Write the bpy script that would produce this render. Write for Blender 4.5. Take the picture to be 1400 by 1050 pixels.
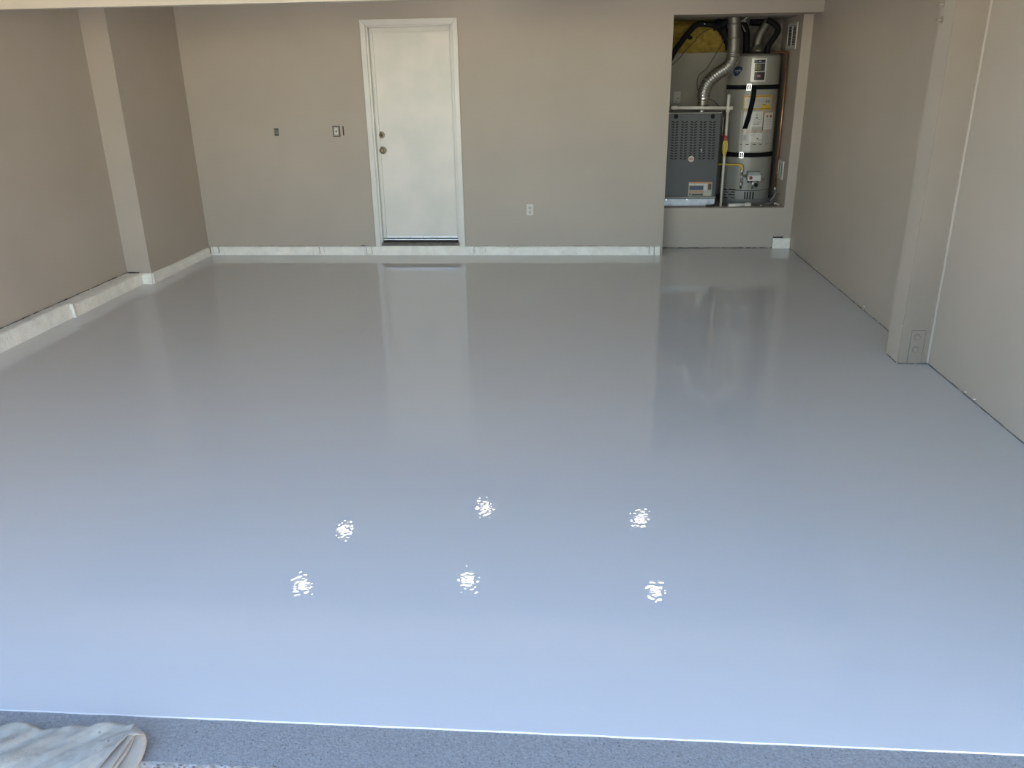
import bpy, bmesh, math, random
from mathutils import Vector, Matrix, noise
random.seed(7)
sc = bpy.context.scene
for o in list(bpy.data.objects): bpy.data.objects.remove(o, do_unlink=True)
COL = sc.collection
# ------------------------------------------------------------------ camera
F_PX, CAM_H = 1108.15, 1.6978
RT = Vector((0.99711865, 0.07420711, -0.01573871)).normalized()
FW = Vector((-0.074903, 0.93032982, -0.35899299)).normalized()
UP = RT.cross(FW).normalized()
cam = bpy.data.cameras.new('camera'); cam.sensor_fit = 'HORIZONTAL'; cam.sensor_width = 36.0
cam.lens = F_PX * 36.0 / 1400.0; cam.clip_start = 0.02; cam.clip_end = 300
cam_o = bpy.data.objects.new('camera', cam); COL.objects.link(cam_o)
m = Matrix.Identity(4)
for i in range(3):
    m[i][0] = RT[i]; m[i][1] = UP[i]; m[i][2] = -FW[i]
m[2][3] = CAM_H
cam_o.matrix_world = m
sc.camera = cam_o
# ------------------------------------------------------------------ sky, sun, exposure
SUN_EL, SKY_STR, SUN_STR, LAMP = 40.0, 0.96, 45.0, 30.0
SUN_AZ = -60.0
world = bpy.data.worlds.new('sky'); sc.world = world; world.use_nodes = True
wn = world.node_tree.nodes; wl = world.node_tree.links
sky = wn.new('ShaderNodeTexSky'); sky.sky_type = 'NISHITA'; sky.sun_disc = False; sky.dust_density = 0.0; sky.ozone_density = 2.2
sky.sun_elevation = math.radians(SUN_EL); sky.sun_rotation = math.radians(SUN_AZ)
wl.new(sky.outputs[0], wn['Background'].inputs[0]); wn['Background'].inputs[1].default_value = SKY_STR
sun = bpy.data.lights.new('sun', 'SUN'); sun.energy = SUN_STR; sun.angle = math.radians(0.53); sun.color = (1, .95, .87)
sun_o = bpy.data.objects.new('sun', sun); COL.objects.link(sun_o)
a = math.radians(SUN_AZ)
sd = Vector((math.sin(a) * math.cos(math.radians(SUN_EL)), math.cos(a) * math.cos(math.radians(SUN_EL)), math.sin(math.radians(SUN_EL))))
sun_o.rotation_euler = sd.to_track_quat('Z', 'Y').to_euler(); sun_o.location = (0, 12, 20)
sc.view_settings.view_transform = 'Standard'; sc.view_settings.look = 'None'
sc.view_settings.exposure = 0.0; sc.view_settings.gamma = 1.0; sc.view_settings.use_curve_mapping = False

# ------------------------------------------------------------------ pixel helpers (1400x1050 frame)
CO = Vector((0, 0, CAM_H))
def ray(x, y): return FW + RT * ((x - 700) / F_PX) - UP * ((y - 525) / F_PX)
def hit(x, y, ax, v):
    d = ray(x, y); return CO + d * ((v - CO[ax]) / d[ax])
def PY(x, y, Y): return hit(x, y, 1, Y)
def PX(x, y, X): return hit(x, y, 0, X)
def PZ(x, y, Z=0.0): return hit(x, y, 2, Z)

# ------------------------------------------------------------------ materials
MATS = {}
def mat(name, col, rough=.6, metal=0.0, var=0.0, vscale=4.0, col2=None, bump=0.0, bscale=60.0, coat=0.0, emit=None, spec=.5, detail=4):
    if name in MATS: return MATS[name]
    M = bpy.data.materials.new(name); M.use_nodes = True
    nt = M.node_tree; b = nt.nodes['Principled BSDF']; L = nt.links
    c4 = (*col, 1)
    b.inputs['Base Color'].default_value = c4; b.inputs['Roughness'].default_value = rough
    b.inputs['Metallic'].default_value = metal; b.inputs['Coat Weight'].default_value = coat
    b.inputs['Specular IOR Level'].default_value = spec
    if var or col2 or bump:
        tc = nt.nodes.new('ShaderNodeTexCoord')
    if var or col2:
        n = nt.nodes.new('ShaderNodeTexNoise'); n.inputs['Scale'].default_value = vscale; n.inputs['Detail'].default_value = detail
        L.new(tc.outputs['Object'], n.inputs['Vector'])
        r = nt.nodes.new('ShaderNodeValToRGB')
        r.color_ramp.elements[0].position = .35; r.color_ramp.elements[1].position = .65
        c2 = col2 if col2 else tuple(min(1, c * (1 + var)) for c in col)
        c1 = col if col2 else tuple(c * (1 - var) for c in col)
        r.color_ramp.elements[0].color = (*c1, 1); r.color_ramp.elements[1].color = (*c2, 1)
        L.new(n.outputs['Fac'], r.inputs['Fac']); L.new(r.outputs['Color'], b.inputs['Base Color'])
    if bump:
        n2 = nt.nodes.new('ShaderNodeTexNoise'); n2.inputs['Scale'].default_value = bscale; n2.inputs['Detail'].default_value = 3
        L.new(tc.outputs['Object'], n2.inputs['Vector'])
        bp = nt.nodes.new('ShaderNodeBump'); bp.inputs['Strength'].default_value = 1.0; bp.inputs['Distance'].default_value = bump
        L.new(n2.outputs['Fac'], bp.inputs['Height']); L.new(bp.outputs['Normal'], b.inputs['Normal'])
    if emit:
        b.inputs['Emission Color'].default_value = (*emit[0], 1); b.inputs['Emission Strength'].default_value = emit[1]
    MATS[name] = M
    return M

WALL = mat('wall_paint', (.455, .394, .324), .62, var=.035, vscale=1.3, bump=.0006, bscale=90)
WALL2 = mat('wall_paint_light', (.53, .475, .40), .62, var=.03, vscale=1.3, bump=.0006, bscale=90)
CEIL = mat('ceiling_paint', (.66, .62, .55), .7, var=.02, vscale=1.0, bump=.0006, bscale=70)
BEAMM = mat('beam_paint', (.55, .485, .385), .6, var=.03, vscale=2.0, bump=.0006, bscale=60)
TRIM = mat('white_trim_paint', (.73, .70, .64), .35, var=.02, vscale=5)
DOORM = mat('door_paint', (.69, .67, .60), .38, col2=(.775, .725, .66), vscale=3.2, detail=2)
CURB = mat('curb_paint', (.96, .905, .80), .3, var=.06, vscale=12, bump=.012, bscale=70)
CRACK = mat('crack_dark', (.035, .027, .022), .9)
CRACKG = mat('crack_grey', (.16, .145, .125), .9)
BLACK = mat('black_rubber', (.006, .006, .007), .6, spec=.2)
BLACKG = mat('black_gloss', (.015, .014, .014), .25)
STRAP = mat('strap_webbing', (.006, .006, .008), .8, spec=.15, bump=.0008, bscale=400)
CONC = mat('concrete', (.235, .225, .21), .85, col2=(.325, .315, .295), vscale=150, detail=8, bump=.0025, bscale=160)
CONCD = mat('driveway_concrete', (.36, .345, .31), .9, col2=(.44, .42, .385), vscale=6, detail=8, bump=.004, bscale=120)
def pits(M, scale, thr, dark):
    nt = M.node_tree; b = nt.nodes['Principled BSDF']; L = nt.links
    src = b.inputs['Base Color'].links[0].from_socket
    tc = nt.nodes.new('ShaderNodeTexCoord'); v = nt.nodes.new('ShaderNodeTexVoronoi'); v.inputs['Scale'].default_value = scale
    w = nt.nodes.new('ShaderNodeTexNoise'); w.inputs['Scale'].default_value = scale * .4
    L.new(tc.outputs['Object'], v.inputs['Vector']); L.new(tc.outputs['Object'], w.inputs['Vector'])
    k = nt.nodes.new('ShaderNodeMath'); k.operation = 'MULTIPLY'; L.new(w.outputs['Fac'], k.inputs[0]); k.inputs[1].default_value = thr * 2
    c = nt.nodes.new('ShaderNodeMath'); c.operation = 'LESS_THAN'; L.new(v.outputs['Distance'], c.inputs[0]); L.new(k.outputs[0], c.inputs[1])
    mx = nt.nodes.new('ShaderNodeMix'); mx.data_type = 'RGBA'; L.new(c.outputs[0], mx.inputs[0]); L.new(src, mx.inputs[6]); mx.inputs[7].default_value = (*dark, 1)
    L.new(mx.outputs[2], b.inputs['Base Color'])
pits(CONC, 70, .14, (.14, .13, .12))
LIP = mat('broken_concrete', (.17, .15, .125), .95, col2=(.37, .355, .33), vscale=45, detail=6, bump=.006, bscale=70)
JOINT = mat('joint_fibre', (.12, .10, .08), .95, var=.3, vscale=30)
STUCCO = mat('stucco', (.55, .50, .43), .9, bump=.004, bscale=50)
ROOF = mat('roofing', (.16, .14, .13), .9, var=.2, vscale=5)
CANVAS = mat('canvas', (.38, .325, .25), .9, col2=(.50, .445, .36), vscale=13, detail=5, bump=.0015, bscale=420)
pits(CANVAS, 26, .085, (.24, .215, .18))
CANVASD = mat('canvas_hem', (.37, .335, .28), .9, var=.08, vscale=12, bump=.0015, bscale=420)
FURN = mat('furnace_grey', (.058, .060, .060), .42, var=.03, vscale=3)
FURNT = mat('furnace_trim', (.30, .28, .25), .5)
GALV = mat('galvanised', (.42, .45, .47), .45, .65, var=.15, vscale=14)
ALU = mat('aluminium_duct', (.52, .505, .465), .27, .95, var=.08, vscale=20)
ALUD = mat('flue_steel', (.21, .20, .175), .45, .7, var=.1, vscale=14)
STEEL = mat('steel', (.72, .72, .71), .25, .95)
TANK = mat('tank_enamel', (.285, .275, .24), .33, var=.02, vscale=4)
TANKD = mat('tank_base', (.255, .25, .23), .42, var=.05, vscale=8)
PVC = mat('pvc_white', (.66, .62, .54), .38, var=.04, vscale=9)
COPPER = mat('copper', (.50, .25, .135), .38, .85, var=.2, vscale=12)
YEL = mat('yellow_coating', (.62, .42, .06), .45)
YELW = mat('yellow_wire', (.72, .55, .10), .5)
RED = mat('red_plastic', (.30, .02, .02), .4)
INSUL = mat('fibreglass', (.25, .165, .022), .95, col2=(.43, .31, .06), vscale=10, detail=6, bump=.01, bscale=45)
PAPER = mat('label_white', (.60, .575, .52), .3)
PAPER2 = mat('label_film', (.44, .415, .36), .25)
INK = mat('label_ink', (.035, .033, .03), .5)
INKG = mat('label_print_grey', (.36, .345, .32), .5)
INKK = mat('label_black', (.018, .018, .018), .35)
ORANGE = mat('label_orange', (.50, .21, .075), .45)
AMBER = mat('label_amber', (.62, .38, .05), .4)
BLUE = mat('badge_blue', (.03, .045, .09), .35)
OLIVE = mat('label_olive', (.17, .16, .09), .4)
BRASS = mat('aged_brass', (.20, .16, .10), .42, .85, var=.2, vscale=60)
BRASSD = mat('dark_brass', (.10, .082, .055), .45, .7)
PLASTIC = mat('ivory_plastic', (.66, .63, .55), .35)
SLOT = mat('slot_dark', (.012, .011, .010), .8, spec=.2)
BOXM = mat('electrical_box', (.17, .155, .13), .7, var=.25, vscale=60)
METALG = mat('metal_yoke', (.40, .38, .34), .45, .6)
VENT = mat('vent_paint', (.62, .60, .55), .45)
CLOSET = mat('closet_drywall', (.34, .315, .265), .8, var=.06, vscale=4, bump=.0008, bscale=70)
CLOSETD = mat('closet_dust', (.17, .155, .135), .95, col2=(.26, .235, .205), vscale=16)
LENS = mat('lamp_lens', (.9, .9, .9), .4, emit=((1, .93, .80), LAMP))
SMOKE = mat('wire_dark', (.045, .036, .03), .6)
PATCH = mat('tan_patch', (.43, .35, .27), .8)

# floor: poured white epoxy, glossy with a fine orange peel
def floor_material():
    M = bpy.data.materials.new('white_epoxy'); M.use_nodes = True; nt = M.node_tree; L = nt.links
    b = nt.nodes['Principled BSDF']
    b.inputs['Base Color'].default_value = (.605, .595, .57, 1); b.inputs['Roughness'].default_value = .0
    b.inputs['IOR'].default_value = 1.55
    tc = nt.nodes.new('ShaderNodeTexCoord')
    hs = []
    for s, amp in ((56, .00021), (9, .00005), (1.6, .0002)):
        n = nt.nodes.new('ShaderNodeTexNoise'); n.inputs['Scale'].default_value = s; n.inputs['Detail'].default_value = 0.0
        L.new(tc.outputs['Object'], n.inputs['Vector'])
        k = nt.nodes.new('ShaderNodeMath'); k.operation = 'MULTIPLY'; k.inputs[1].default_value = amp
        L.new(n.outputs['Fac'], k.inputs[0]); hs.append(k)
    add = nt.nodes.new('ShaderNodeMath'); L.new(hs[0].outputs[0], add.inputs[0]); L.new(hs[1].outputs[0], add.inputs[1])
    add2 = nt.nodes.new('ShaderNodeMath'); L.new(add.outputs[0], add2.inputs[0]); L.new(hs[2].outputs[0], add2.inputs[1])
    bp = nt.nodes.new('ShaderNodeBump'); bp.inputs['Strength'].default_value = 1.0; bp.inputs['Distance'].default_value = 1.0
    L.new(add2.outputs[0], bp.inputs['Height']); L.new(bp.outputs['Normal'], b.inputs['Normal'])
    return M
EPOXY = floor_material()

# ------------------------------------------------------------------ mesh helpers
def link(name, bm, material, parent=None, smooth=False, bevel=0.0, bseg=2):
    me = bpy.data.meshes.new(name); bmesh.ops.recalc_face_normals(bm, faces=bm.faces[:]); bm.to_mesh(me); bm.free()
    if smooth:
        for p in me.polygons: p.use_smooth = True
    o = bpy.data.objects.new(name, me); COL.objects.link(o)
    if material: me.materials.append(material)
    if parent is not None:
        o.parent = parent; o.matrix_parent_inverse = Matrix.Translation(-parent.location)
    if bevel:
        md = o.modifiers.new('bevel', 'BEVEL'); md.width = bevel; md.segments = bseg; md.limit_method = 'ANGLE'
    return o
def tag(o, label, cat, group=None, kind=None):
    o['label'] = label; o['category'] = cat
    if group: o['group'] = group
    if kind: o['kind'] = kind
    return o
def thing(name, label, cat, loc=(0, 0, 0), group=None, kind=None):
    o = bpy.data.objects.new(name, None); COL.objects.link(o); o.location = loc; o.empty_display_size = .05
    return tag(o, label, cat, group, kind)
def abox(bm, x0, x1, y0, y1, z0, z1):
    v = [bm.verts.new((x, y, z)) for z in (z0, z1) for y in (y0, y1) for x in (x0, x1)]
    for f in ((0, 2, 3, 1), (4, 5, 7, 6), (0, 1, 5, 4), (2, 6, 7, 3), (0, 4, 6, 2), (1, 3, 7, 5)):
        bm.faces.new([v[i] for i in f])
def box(name, dims, material, parent=None, bevel=0.0):
    bm = bmesh.new()
    for d in (dims if isinstance(dims, list) else [dims]): abox(bm, *d)
    return link(name, bm, material, parent, bevel=bevel)
def prism(bm, pts, off):
    """polygon pts (Vectors) extruded by off"""
    a = [bm.verts.new(p) for p in pts]; b = [bm.verts.new(Vector(p) + off) for p in pts]
    bm.faces.new(a); bm.faces.new(list(reversed(b)))
    n = len(pts)
    for i in range(n): bm.faces.new((a[i], b[i], b[(i + 1) % n], a[(i + 1) % n]))
def smooth_path(pts, n=6):
    pts = [Vector(p) for p in pts]
    if len(pts) < 3: return pts
    out = []
    P = [pts[0] * 2 - pts[1]] + pts + [pts[-1] * 2 - pts[-2]]
    for i in range(1, len(P) - 2):
        for k in range(n):
            t = k / n
            out.append(.5 * ((2 * P[i]) + (P[i + 1] - P[i - 1]) * t + (2 * P[i - 1] - 5 * P[i] + 4 * P[i + 1] - P[i + 2]) * t * t + (-P[i - 1] + 3 * P[i] - 3 * P[i + 1] + P[i + 2]) * t ** 3))
    out.append(pts[-1]); return out
def tube(bm, pts, r, seg=10):
    """r: number or function(arc length, i)"""
    ring_prev = None; s = 0.0; ref = None
    for i, p in enumerate(pts):
        d = (pts[min(i + 1, len(pts) - 1)] - pts[max(i - 1, 0)]).normalized()
        if ref is None: ref = Vector((0, 0, 1)) if abs(d.z) < .9 else Vector((1, 0, 0))
        u = (ref - d * ref.dot(d)).normalized(); w = d.cross(u); ref = u
        if i: s += (p - pts[i - 1]).length
        rr = r(s, i) if callable(r) else r
        ring = [bm.verts.new(p + (u * math.cos(2 * math.pi * k / seg) + w * math.sin(2 * math.pi * k / seg)) * rr) for k in range(seg)]
        if ring_prev:
            for k in range(seg): bm.faces.new((ring_prev[k], ring_prev[(k + 1) % seg], ring[(k + 1) % seg], ring[k]))
        else: bm.faces.new(list(reversed(ring)))
        ring_prev = ring
    bm.faces.new(ring_prev)
def tube_o(name, pts, r, material, parent=None, n=6, seg=10):
    bm = bmesh.new(); tube(bm, smooth_path(pts, n) if n else [Vector(p) for p in pts], r, seg)
    return link(name, bm, material, parent, smooth=True)
def lathe(bm, c, axis, prof, seg=24):
    """prof: list of (distance along axis, radius)"""
    axis = Vector(axis).normalized(); ref = Vector((0, 0, 1)) if abs(axis.z) < .9 else Vector((1, 0, 0))
    u = (ref - axis * ref.dot(axis)).normalized(); w = axis.cross(u); prev = None
    for d, r in prof:
        ring = [bm.verts.new(Vector(c) + axis * d + (u * math.cos(2 * math.pi * k / seg) + w * math.sin(2 * math.pi * k / seg)) * max(r, 1e-4)) for k in range(seg)]
        if prev:
            for k in range(seg): bm.faces.new((prev[k], prev[(k + 1) % seg], ring[(k + 1) % seg], ring[k]))
        else: bm.faces.new(list(reversed(ring)))
        prev = ring
    bm.faces.new(prev)
def lathe_o(name, c, axis, prof, material, parent=None, seg=24, smooth=True):
    bm = bmesh.new(); lathe(bm, c, axis, prof, seg); o = link(name, bm, material, parent, smooth=smooth)
    if smooth:
        md = o.modifiers.new('edges', 'EDGE_SPLIT'); md.split_angle = math.radians(35)
    return o
def rect(name, x0, y0, x1, y1, Y, material, parent, proud=.002, deep=.002, bevel=0.0):
    """upright plate on the plane Y = const covering a pixel rectangle"""
    xm, ym = (x0 + x1) / 2, (y0 + y1) / 2
    return box(name, (PY(x0, ym, Y).x, PY(x1, ym, Y).x, Y - proud, Y + deep, PY(xm, y1, Y).z, PY(xm, y0, Y).z), material, parent, bevel)
def jag(p0, p1, n, amp, rmin, rmax, gaps=0.0):
    """list of broken wobbly polylines between two points"""
    p0, p1 = Vector(p0), Vector(p1); runs = [[]]
    for i in range(n + 1):
        q = p0.lerp(p1, i / n) + Vector((0, 0, random.uniform(-amp, amp)))
        runs[-1].append(q)
        if random.random() < gaps: runs.append([])
    return [r for r in runs if len(r) > 1]
def crack(name, p0, p1, parent, n=30, amp=.002, r=(.001, .003), gaps=.06, material=None):
    bm = bmesh.new()
    for run in jag(p0, p1, n, amp, *r, gaps):
        tube(bm, run, lambda s, i: random.uniform(*r), 5)
    return link(name, bm, material or CRACK, parent)
def chips(name, pts, parent, material, size=(.003, .008)):
    for p in pts:
        bm = bmesh.new(); s = random.uniform(*size)
        bmesh.ops.create_icosphere(bm, subdivisions=1, radius=s, matrix=Matrix.Translation(p) @ Matrix.Rotation(random.random() * 6, 4, 'X') @ Matrix.Diagonal((1.6, .7, .5, 1)))
        link(name, bm, material, parent)

# ------------------------------------------------------------------ room shell
XR, XN, XF = 2.155, -3.95, -3.73           # right wall, left wall near, left wall far
YB, YA, YF = 7.99, 8.293, 1.7343           # back wall, alcove wall, front edge of the coating
ZC, ZH = 2.60, 2.150                       # ceiling, alcove header
def structure(o, label, cat): return tag(o, label, cat, kind='structure')

# floor (epoxy film with an uneven front edge)
bm = bmesh.new()
xs = [-4.0 + i * .02 for i in range(310)]
top, low = [], []
for x in xs:
    j = .0016 * noise.noise(Vector((x * 9, 0, 0))) + .0008 * noise.noise(Vector((x * 45, 3, 0)))
    top.append(bm.verts.new((x, YF + .002 + j, 0))); low.append(bm.verts.new((x, YF + j, -.004)))
back = [bm.verts.new((x, 8.30, 0)) for x in xs]
for i in range(len(xs) - 1):
    bm.faces.new((top[i], top[i + 1], back[i + 1], back[i])); bm.faces.new((low[i], low[i + 1], top[i + 1], top[i]))
structure(link('floor', bm, EPOXY), 'glossy white epoxy coated garage floor', 'floor')
structure(box('floor_slab', (-4.07, 2.27, 1.579, 8.40, -.16, -.004), CONC), 'bare grey concrete strip along the front edge of the coated floor', 'concrete')
structure(box('driveway', (-14, 14, -18, 1.545, -.20, -.035), CONCD), 'grey concrete driveway outside the garage', 'driveway')
# broken lip of the slab and the joint under it
bm = bmesh.new(); prev = None
for i in range(420):
    x = -4.05 + i * .015
    nv = lambda k, s: noise.noise(Vector((x * s, k * 7.3, 0)))
    a = [(1.588 + .004 * nv(1, 14), -.0045), (1.578 + .006 * nv(2, 17), -.005 + .003 * nv(3, 25)), (1.571 + .005 * nv(4, 22), -.012 + .004 * nv(5, 21)), (1.566 + .005 * nv(6, 14), -.026), (1.570, -.06)]
    r = [bm.verts.new((x, y, z)) for y, z in a]
    if prev:
        for k in range(len(r) - 1): bm.faces.new((prev[k], r[k], r[k + 1], prev[k + 1]))
    prev = r
structure(link('floor_slab_lip', bm, LIP), 'chipped pale lip at the edge of the concrete strip', 'concrete')
chips('concrete_crumb', [Vector((random.uniform(-1.15, -.1), 1.572 + random.uniform(-.008, .012), -.004 + random.uniform(-.006, .001))) for _ in range(46)], bpy.data.objects['floor_slab_lip'], JOINT, (.0015, .004))
chips('concrete_crumb', [Vector((random.uniform(-1.15, -.1), 1.574 + random.uniform(-.008, .012), -.004 + random.uniform(-.005, .001))) for _ in range(40)], bpy.data.objects['floor_slab_lip'], CONC, (.0015, .005))
structure(box('expansion_joint', (-4.05, 2.25, 1.545, 1.580, -.15, -.034), JOINT), 'dark fibre joint between concrete strip and driveway', 'joint')

structure(box('wall_left', (-4.07, XN, 1.72, 6.79, 0, ZC), WALL), 'greige painted left wall of the garage', 'wall')
structure(box('wall_left_rear', (-4.07, XF, 6.785, 8.11, 0, ZC), WALL), 'thicker rear part of the left wall with a pale end face', 'wall')
DL, DR, DT = -1.934, -1.140, 2.115
wb = structure(box('wall_back', [(XF - .02, DL - .02, YB, 8.11, 0, ZC), (DR + .02, .858, YB, 8.11, 0, ZC), (DL - .02, DR + .02, YB, 8.11, DT + .01, ZC), (DL - .02, DR + .02, YB + .005, 8.11, 0, .07)], WALL), 'greige painted back wall around the white door', 'wall')
structure(box('wall_alcove_return', (.74, .858, 8.11, 9.20, 0, ZC), WALL), 'side wall between the back wall and the closet', 'wall')
wp = structure(box('wall_closet_front', [(.858, XR, YA, 8.40, 0, .405), (2.065, XR, YA, 8.40, .405, ZH)], WALL), 'low greige wall under the closet opening with right jamb', 'wall')
structure(box('wall_header', (.858, XR, YB, 8.40, ZH, ZC), WALL), 'greige header above the closet opening', 'wall')
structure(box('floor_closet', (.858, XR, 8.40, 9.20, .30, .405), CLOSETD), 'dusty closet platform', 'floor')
structure(box('ceiling_closet', (.858, XR, 8.40, 9.20, ZH + .002, 2.25), CLOSET), 'closet ceiling', 'ceiling')
structure(box('wall_closet_right', (2.065, XR, 8.40, 9.20, .405, ZH + .002), WALL), 'grey side wall inside the closet', 'wall')
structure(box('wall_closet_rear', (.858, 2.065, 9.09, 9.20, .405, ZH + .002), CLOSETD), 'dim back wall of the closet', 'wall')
structure(box('wall_closet_board', (.858, 1.545, 8.97, 9.09, .405, ZH + .002), CLOSET), 'grey drywall board behind the furnace', 'wall')
wr = structure(box('wall_right', (XR, 2.27, 1.72, 9.20, 0, ZC), WALL), 'greige painted right wall of the garage', 'wall')
structure(box('ceiling', (-4.07, 2.27, 1.72, 8.40, ZC, ZC + .1), CEIL), 'off white garage ceiling', 'ceiling')
structure(box('ceiling_beam', (XN, XR, 4.95, 5.03, 2.086, ZC), BEAMM), 'cream painted beam crossing under the ceiling', 'beam')
structure(box('wall_front', [(-4.4, -3.70, 1.55, 1.735, -.03, 3.2), (1.93, 2.6, 1.55, 1.735, -.03, 3.2), (-3.70, 1.93, 1.55, 1.735, 2.28, 3.2)], STUCCO), 'stucco front wall around the garage opening', 'wall')
structure(box('roof', (-4.4, 2.6, 1.55, 9.3, ZC + .1, 3.2), ROOF), 'roof above the garage', 'roof')

nh = structure(box('light_bounce_house', [(7.5, 13.5, -17, 0.6, -.05, 3.1)], mat('light_bounce_stucco', (.66, .585, .48), .9, bump=.004, bscale=40)), 'unseen pale stucco house added to bounce sunlight into the garage', 'house')  # out of frame, added to bounce warm sunlight onto the left side
bm = bmesh.new(); prism(bm, [Vector((7.2, -17.3, 3.1)), Vector((13.8, -17.3, 3.1)), Vector((10.5, -17.3, 4.7))], Vector((0, 18.2, 0))); link('gable_roof', bm, ROOF, nh)
# ------------------------------------------------------------------ white stem wall (curb) along left and back walls
def curb(name, path, label):
    """path: list of (front x, front y, back x, back y, z front, z back)"""
    bm = bmesh.new(); prev = None
    for seg_i in range(len(path) - 1):
        a, b = path[seg_i], path[seg_i + 1]
        L = math.hypot(b[0] - a[0], b[1] - a[1]); n = max(1, int(L / .012))
        for i in range(n + 1):
            t = i / n; q = [a[k] + (b[k] - a[k]) * t for k in range(6)]
            F = Vector((q[0], q[1], 0)); B = Vector((q[2], q[3], 0)); d = (F - B); d.normalize()
            nz = lambda k: noise.noise(Vector((q[0] * 14, q[1] * 14, k * 5.1))) + .9 * noise.noise(Vector((q[0] * 62, q[1] * 62, k * 8.7)))
            w = (F - B).length
            prof = [B + Vector((0, 0, q[5])), B.lerp(F, .7) + Vector((0, 0, q[5] * .3 + q[4] * .7 + .0025 * nz(1))),
                    F - d * min(.006, w * .2) + d * (.0022 * nz(2)) + Vector((0, 0, q[4] - .002 + .0025 * nz(3))),
                    F + d * (.003 * nz(4)) + Vector((0, 0, q[4] - .012)), F + d * (.004 * nz(5)) + Vector((0, 0, q[4] * .55)),
                    F + d * (.003 + .003 * nz(6)) + Vector((0, 0, q[4] * .2)), F + d * .008, F + d * .008 - Vector((0, 0, .002))]
            r = [bm.verts.new(p) for p in prof]
            if prev:
                for k in range(len(r) - 1): bm.faces.new((prev[k], r[k], r[k + 1], prev[k + 1]))
            prev = r
    bm.normal_update()
    return structure(link(name, bm, CURB, smooth=True), label, 'curb')
c1 = curb('curb_left', [(-3.820, 1.74, XN, 1.74, .125, .100), (-3.820, 5.69, XN, 5.69, .116, .098), (-3.792, 5.694, XN, 5.694, .114, .098), (-3.806, 5.74, XN, 5.74, .088, .097),
                            (-3.806, 6.755, XN, 6.755, .092, .094)], 'rough white painted concrete curb along the left wall')
c2 = curb('curb_left_rear', [(-3.834, 6.758, -3.834, 6.80, .090, .092), (-3.716, 6.758, -3.74, 6.80, .090, .092), (-3.706, 6.78, -3.735, 6.80, .088, .09), (-3.706, 7.2, -3.735, 7.2, .076, .082), (-3.706, 7.95, -3.735, 7.95, .074, .080)], 'glossy white curb along the rear left wall')
c3 = curb('curb_back', [(-3.70, 7.962, -3.70, YB, .083, .086), (-2.63, 7.962, -2.63, YB, .083, .086), (-2.10, 7.962, -2.10, YB, .083, .086), (-1.0, 7.960, -1.0, YB, .080, .084), (.775, 7.960, .775, YB, .082, .086)], 'uneven white painted curb along the back wall')
c4 = curb('trim_1', [(.782, 7.960, .782, YB, .083, .087), (.832, 7.960, .832, YB, .083, .087)], 'white curb end block at the back wall corner')
box('end_face', (.826, .834, 7.962, 8.02, 0, .082), CURB, c4)
crack('gap', (-3.947, 4.2, .101), (-3.947, 6.76, .0965), c1, 70, .0025, (.0012, .0045), .12)
crack('gap', (-3.945, 6.781, .095), (-3.84, 6.781, .094), c2, 8, .001, (.003, .006), 0)
crack('gap', (-3.733, 6.86, .089), (-3.733, 7.9, .083), c2, 40, .003, (.0008, .002), .35, CRACKG)
crack('gap', (-3.70, YB - .003, .087), (-2.03, YB - .003, .088), c3, 60, .0015, (.0008, .0022), .2, CRACKG)
crack('gap', (-1.03, YB - .003, .087), (.77, YB - .003, .088), c3, 60, .0015, (.0006, .002), .2, CRACKG)
# vertical joints in the back curb
for x, z0, z1, r in ((PY(437, 342, 7.957).x, .01, .084, .0022), (PY(443, 342, 7.957).x, .03, .083, .0012), (PY(501, 342, 7.957).x, .015, .09, .0012), (PY(508.5, 342, 7.957).x, .012, .088, .0016),
                     (PY(649, 342, 7.957).x, .005, .08, .0013), (PY(664, 342, 7.957).x, .03, .08, .001), (PY(887.5, 342, 7.957).x, .005, .085, .0024), (PY(299, 342, 7.957).x, .02, .088, .003), (PY(291, 342, 7.957).x, .02, .088, .0012)):
    bm = bmesh.new(); n = 6
    tube(bm, [Vector((x + random.uniform(-.004, .004), 7.9575, z0 + (z1 - z0) * i / n)) for i in range(n + 1)], r, 5)
    link('crack', bm, CRACK if r > .0014 else CRACKG, c3)
crack('crack', (PY(502, 346, 7.957).x, 7.9565, .012), (PY(509, 346, 7.957).x, 7.9565, .012), c3, 6, .002, (.0008, .0014), 0, CRACKG)
crack('crack', (PY(649, 346, 7.957).x, 7.9565, .006), (PY(656, 346, 7.957).x, 7.9565, .008), c3, 6, .002, (.0008, .0014), 0, CRACKG)
chips('pit', [Vector((PY(x, y, 7.957).x, 7.956, PY(x, y, 7.957).z)) for x, y in ((307, 347.5), (311, 347.6), (316, 347.6), (786, 346), (788, 346.3), (814, 348), (850, 349), (853, 348.8), (672, 346.8), (684, 347), (662, 345), (745, 343), (770, 345))], c3, CRACK, (.0018, .0035))
tube_o('wire_stub', [PY(494, 337, YB - .004), PY(495.5, 335.6, YB - .02), PY(498, 335.4, YB - .02), PY(499, 337.4, YB - .004)], .0022, CRACK, c3)

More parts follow.
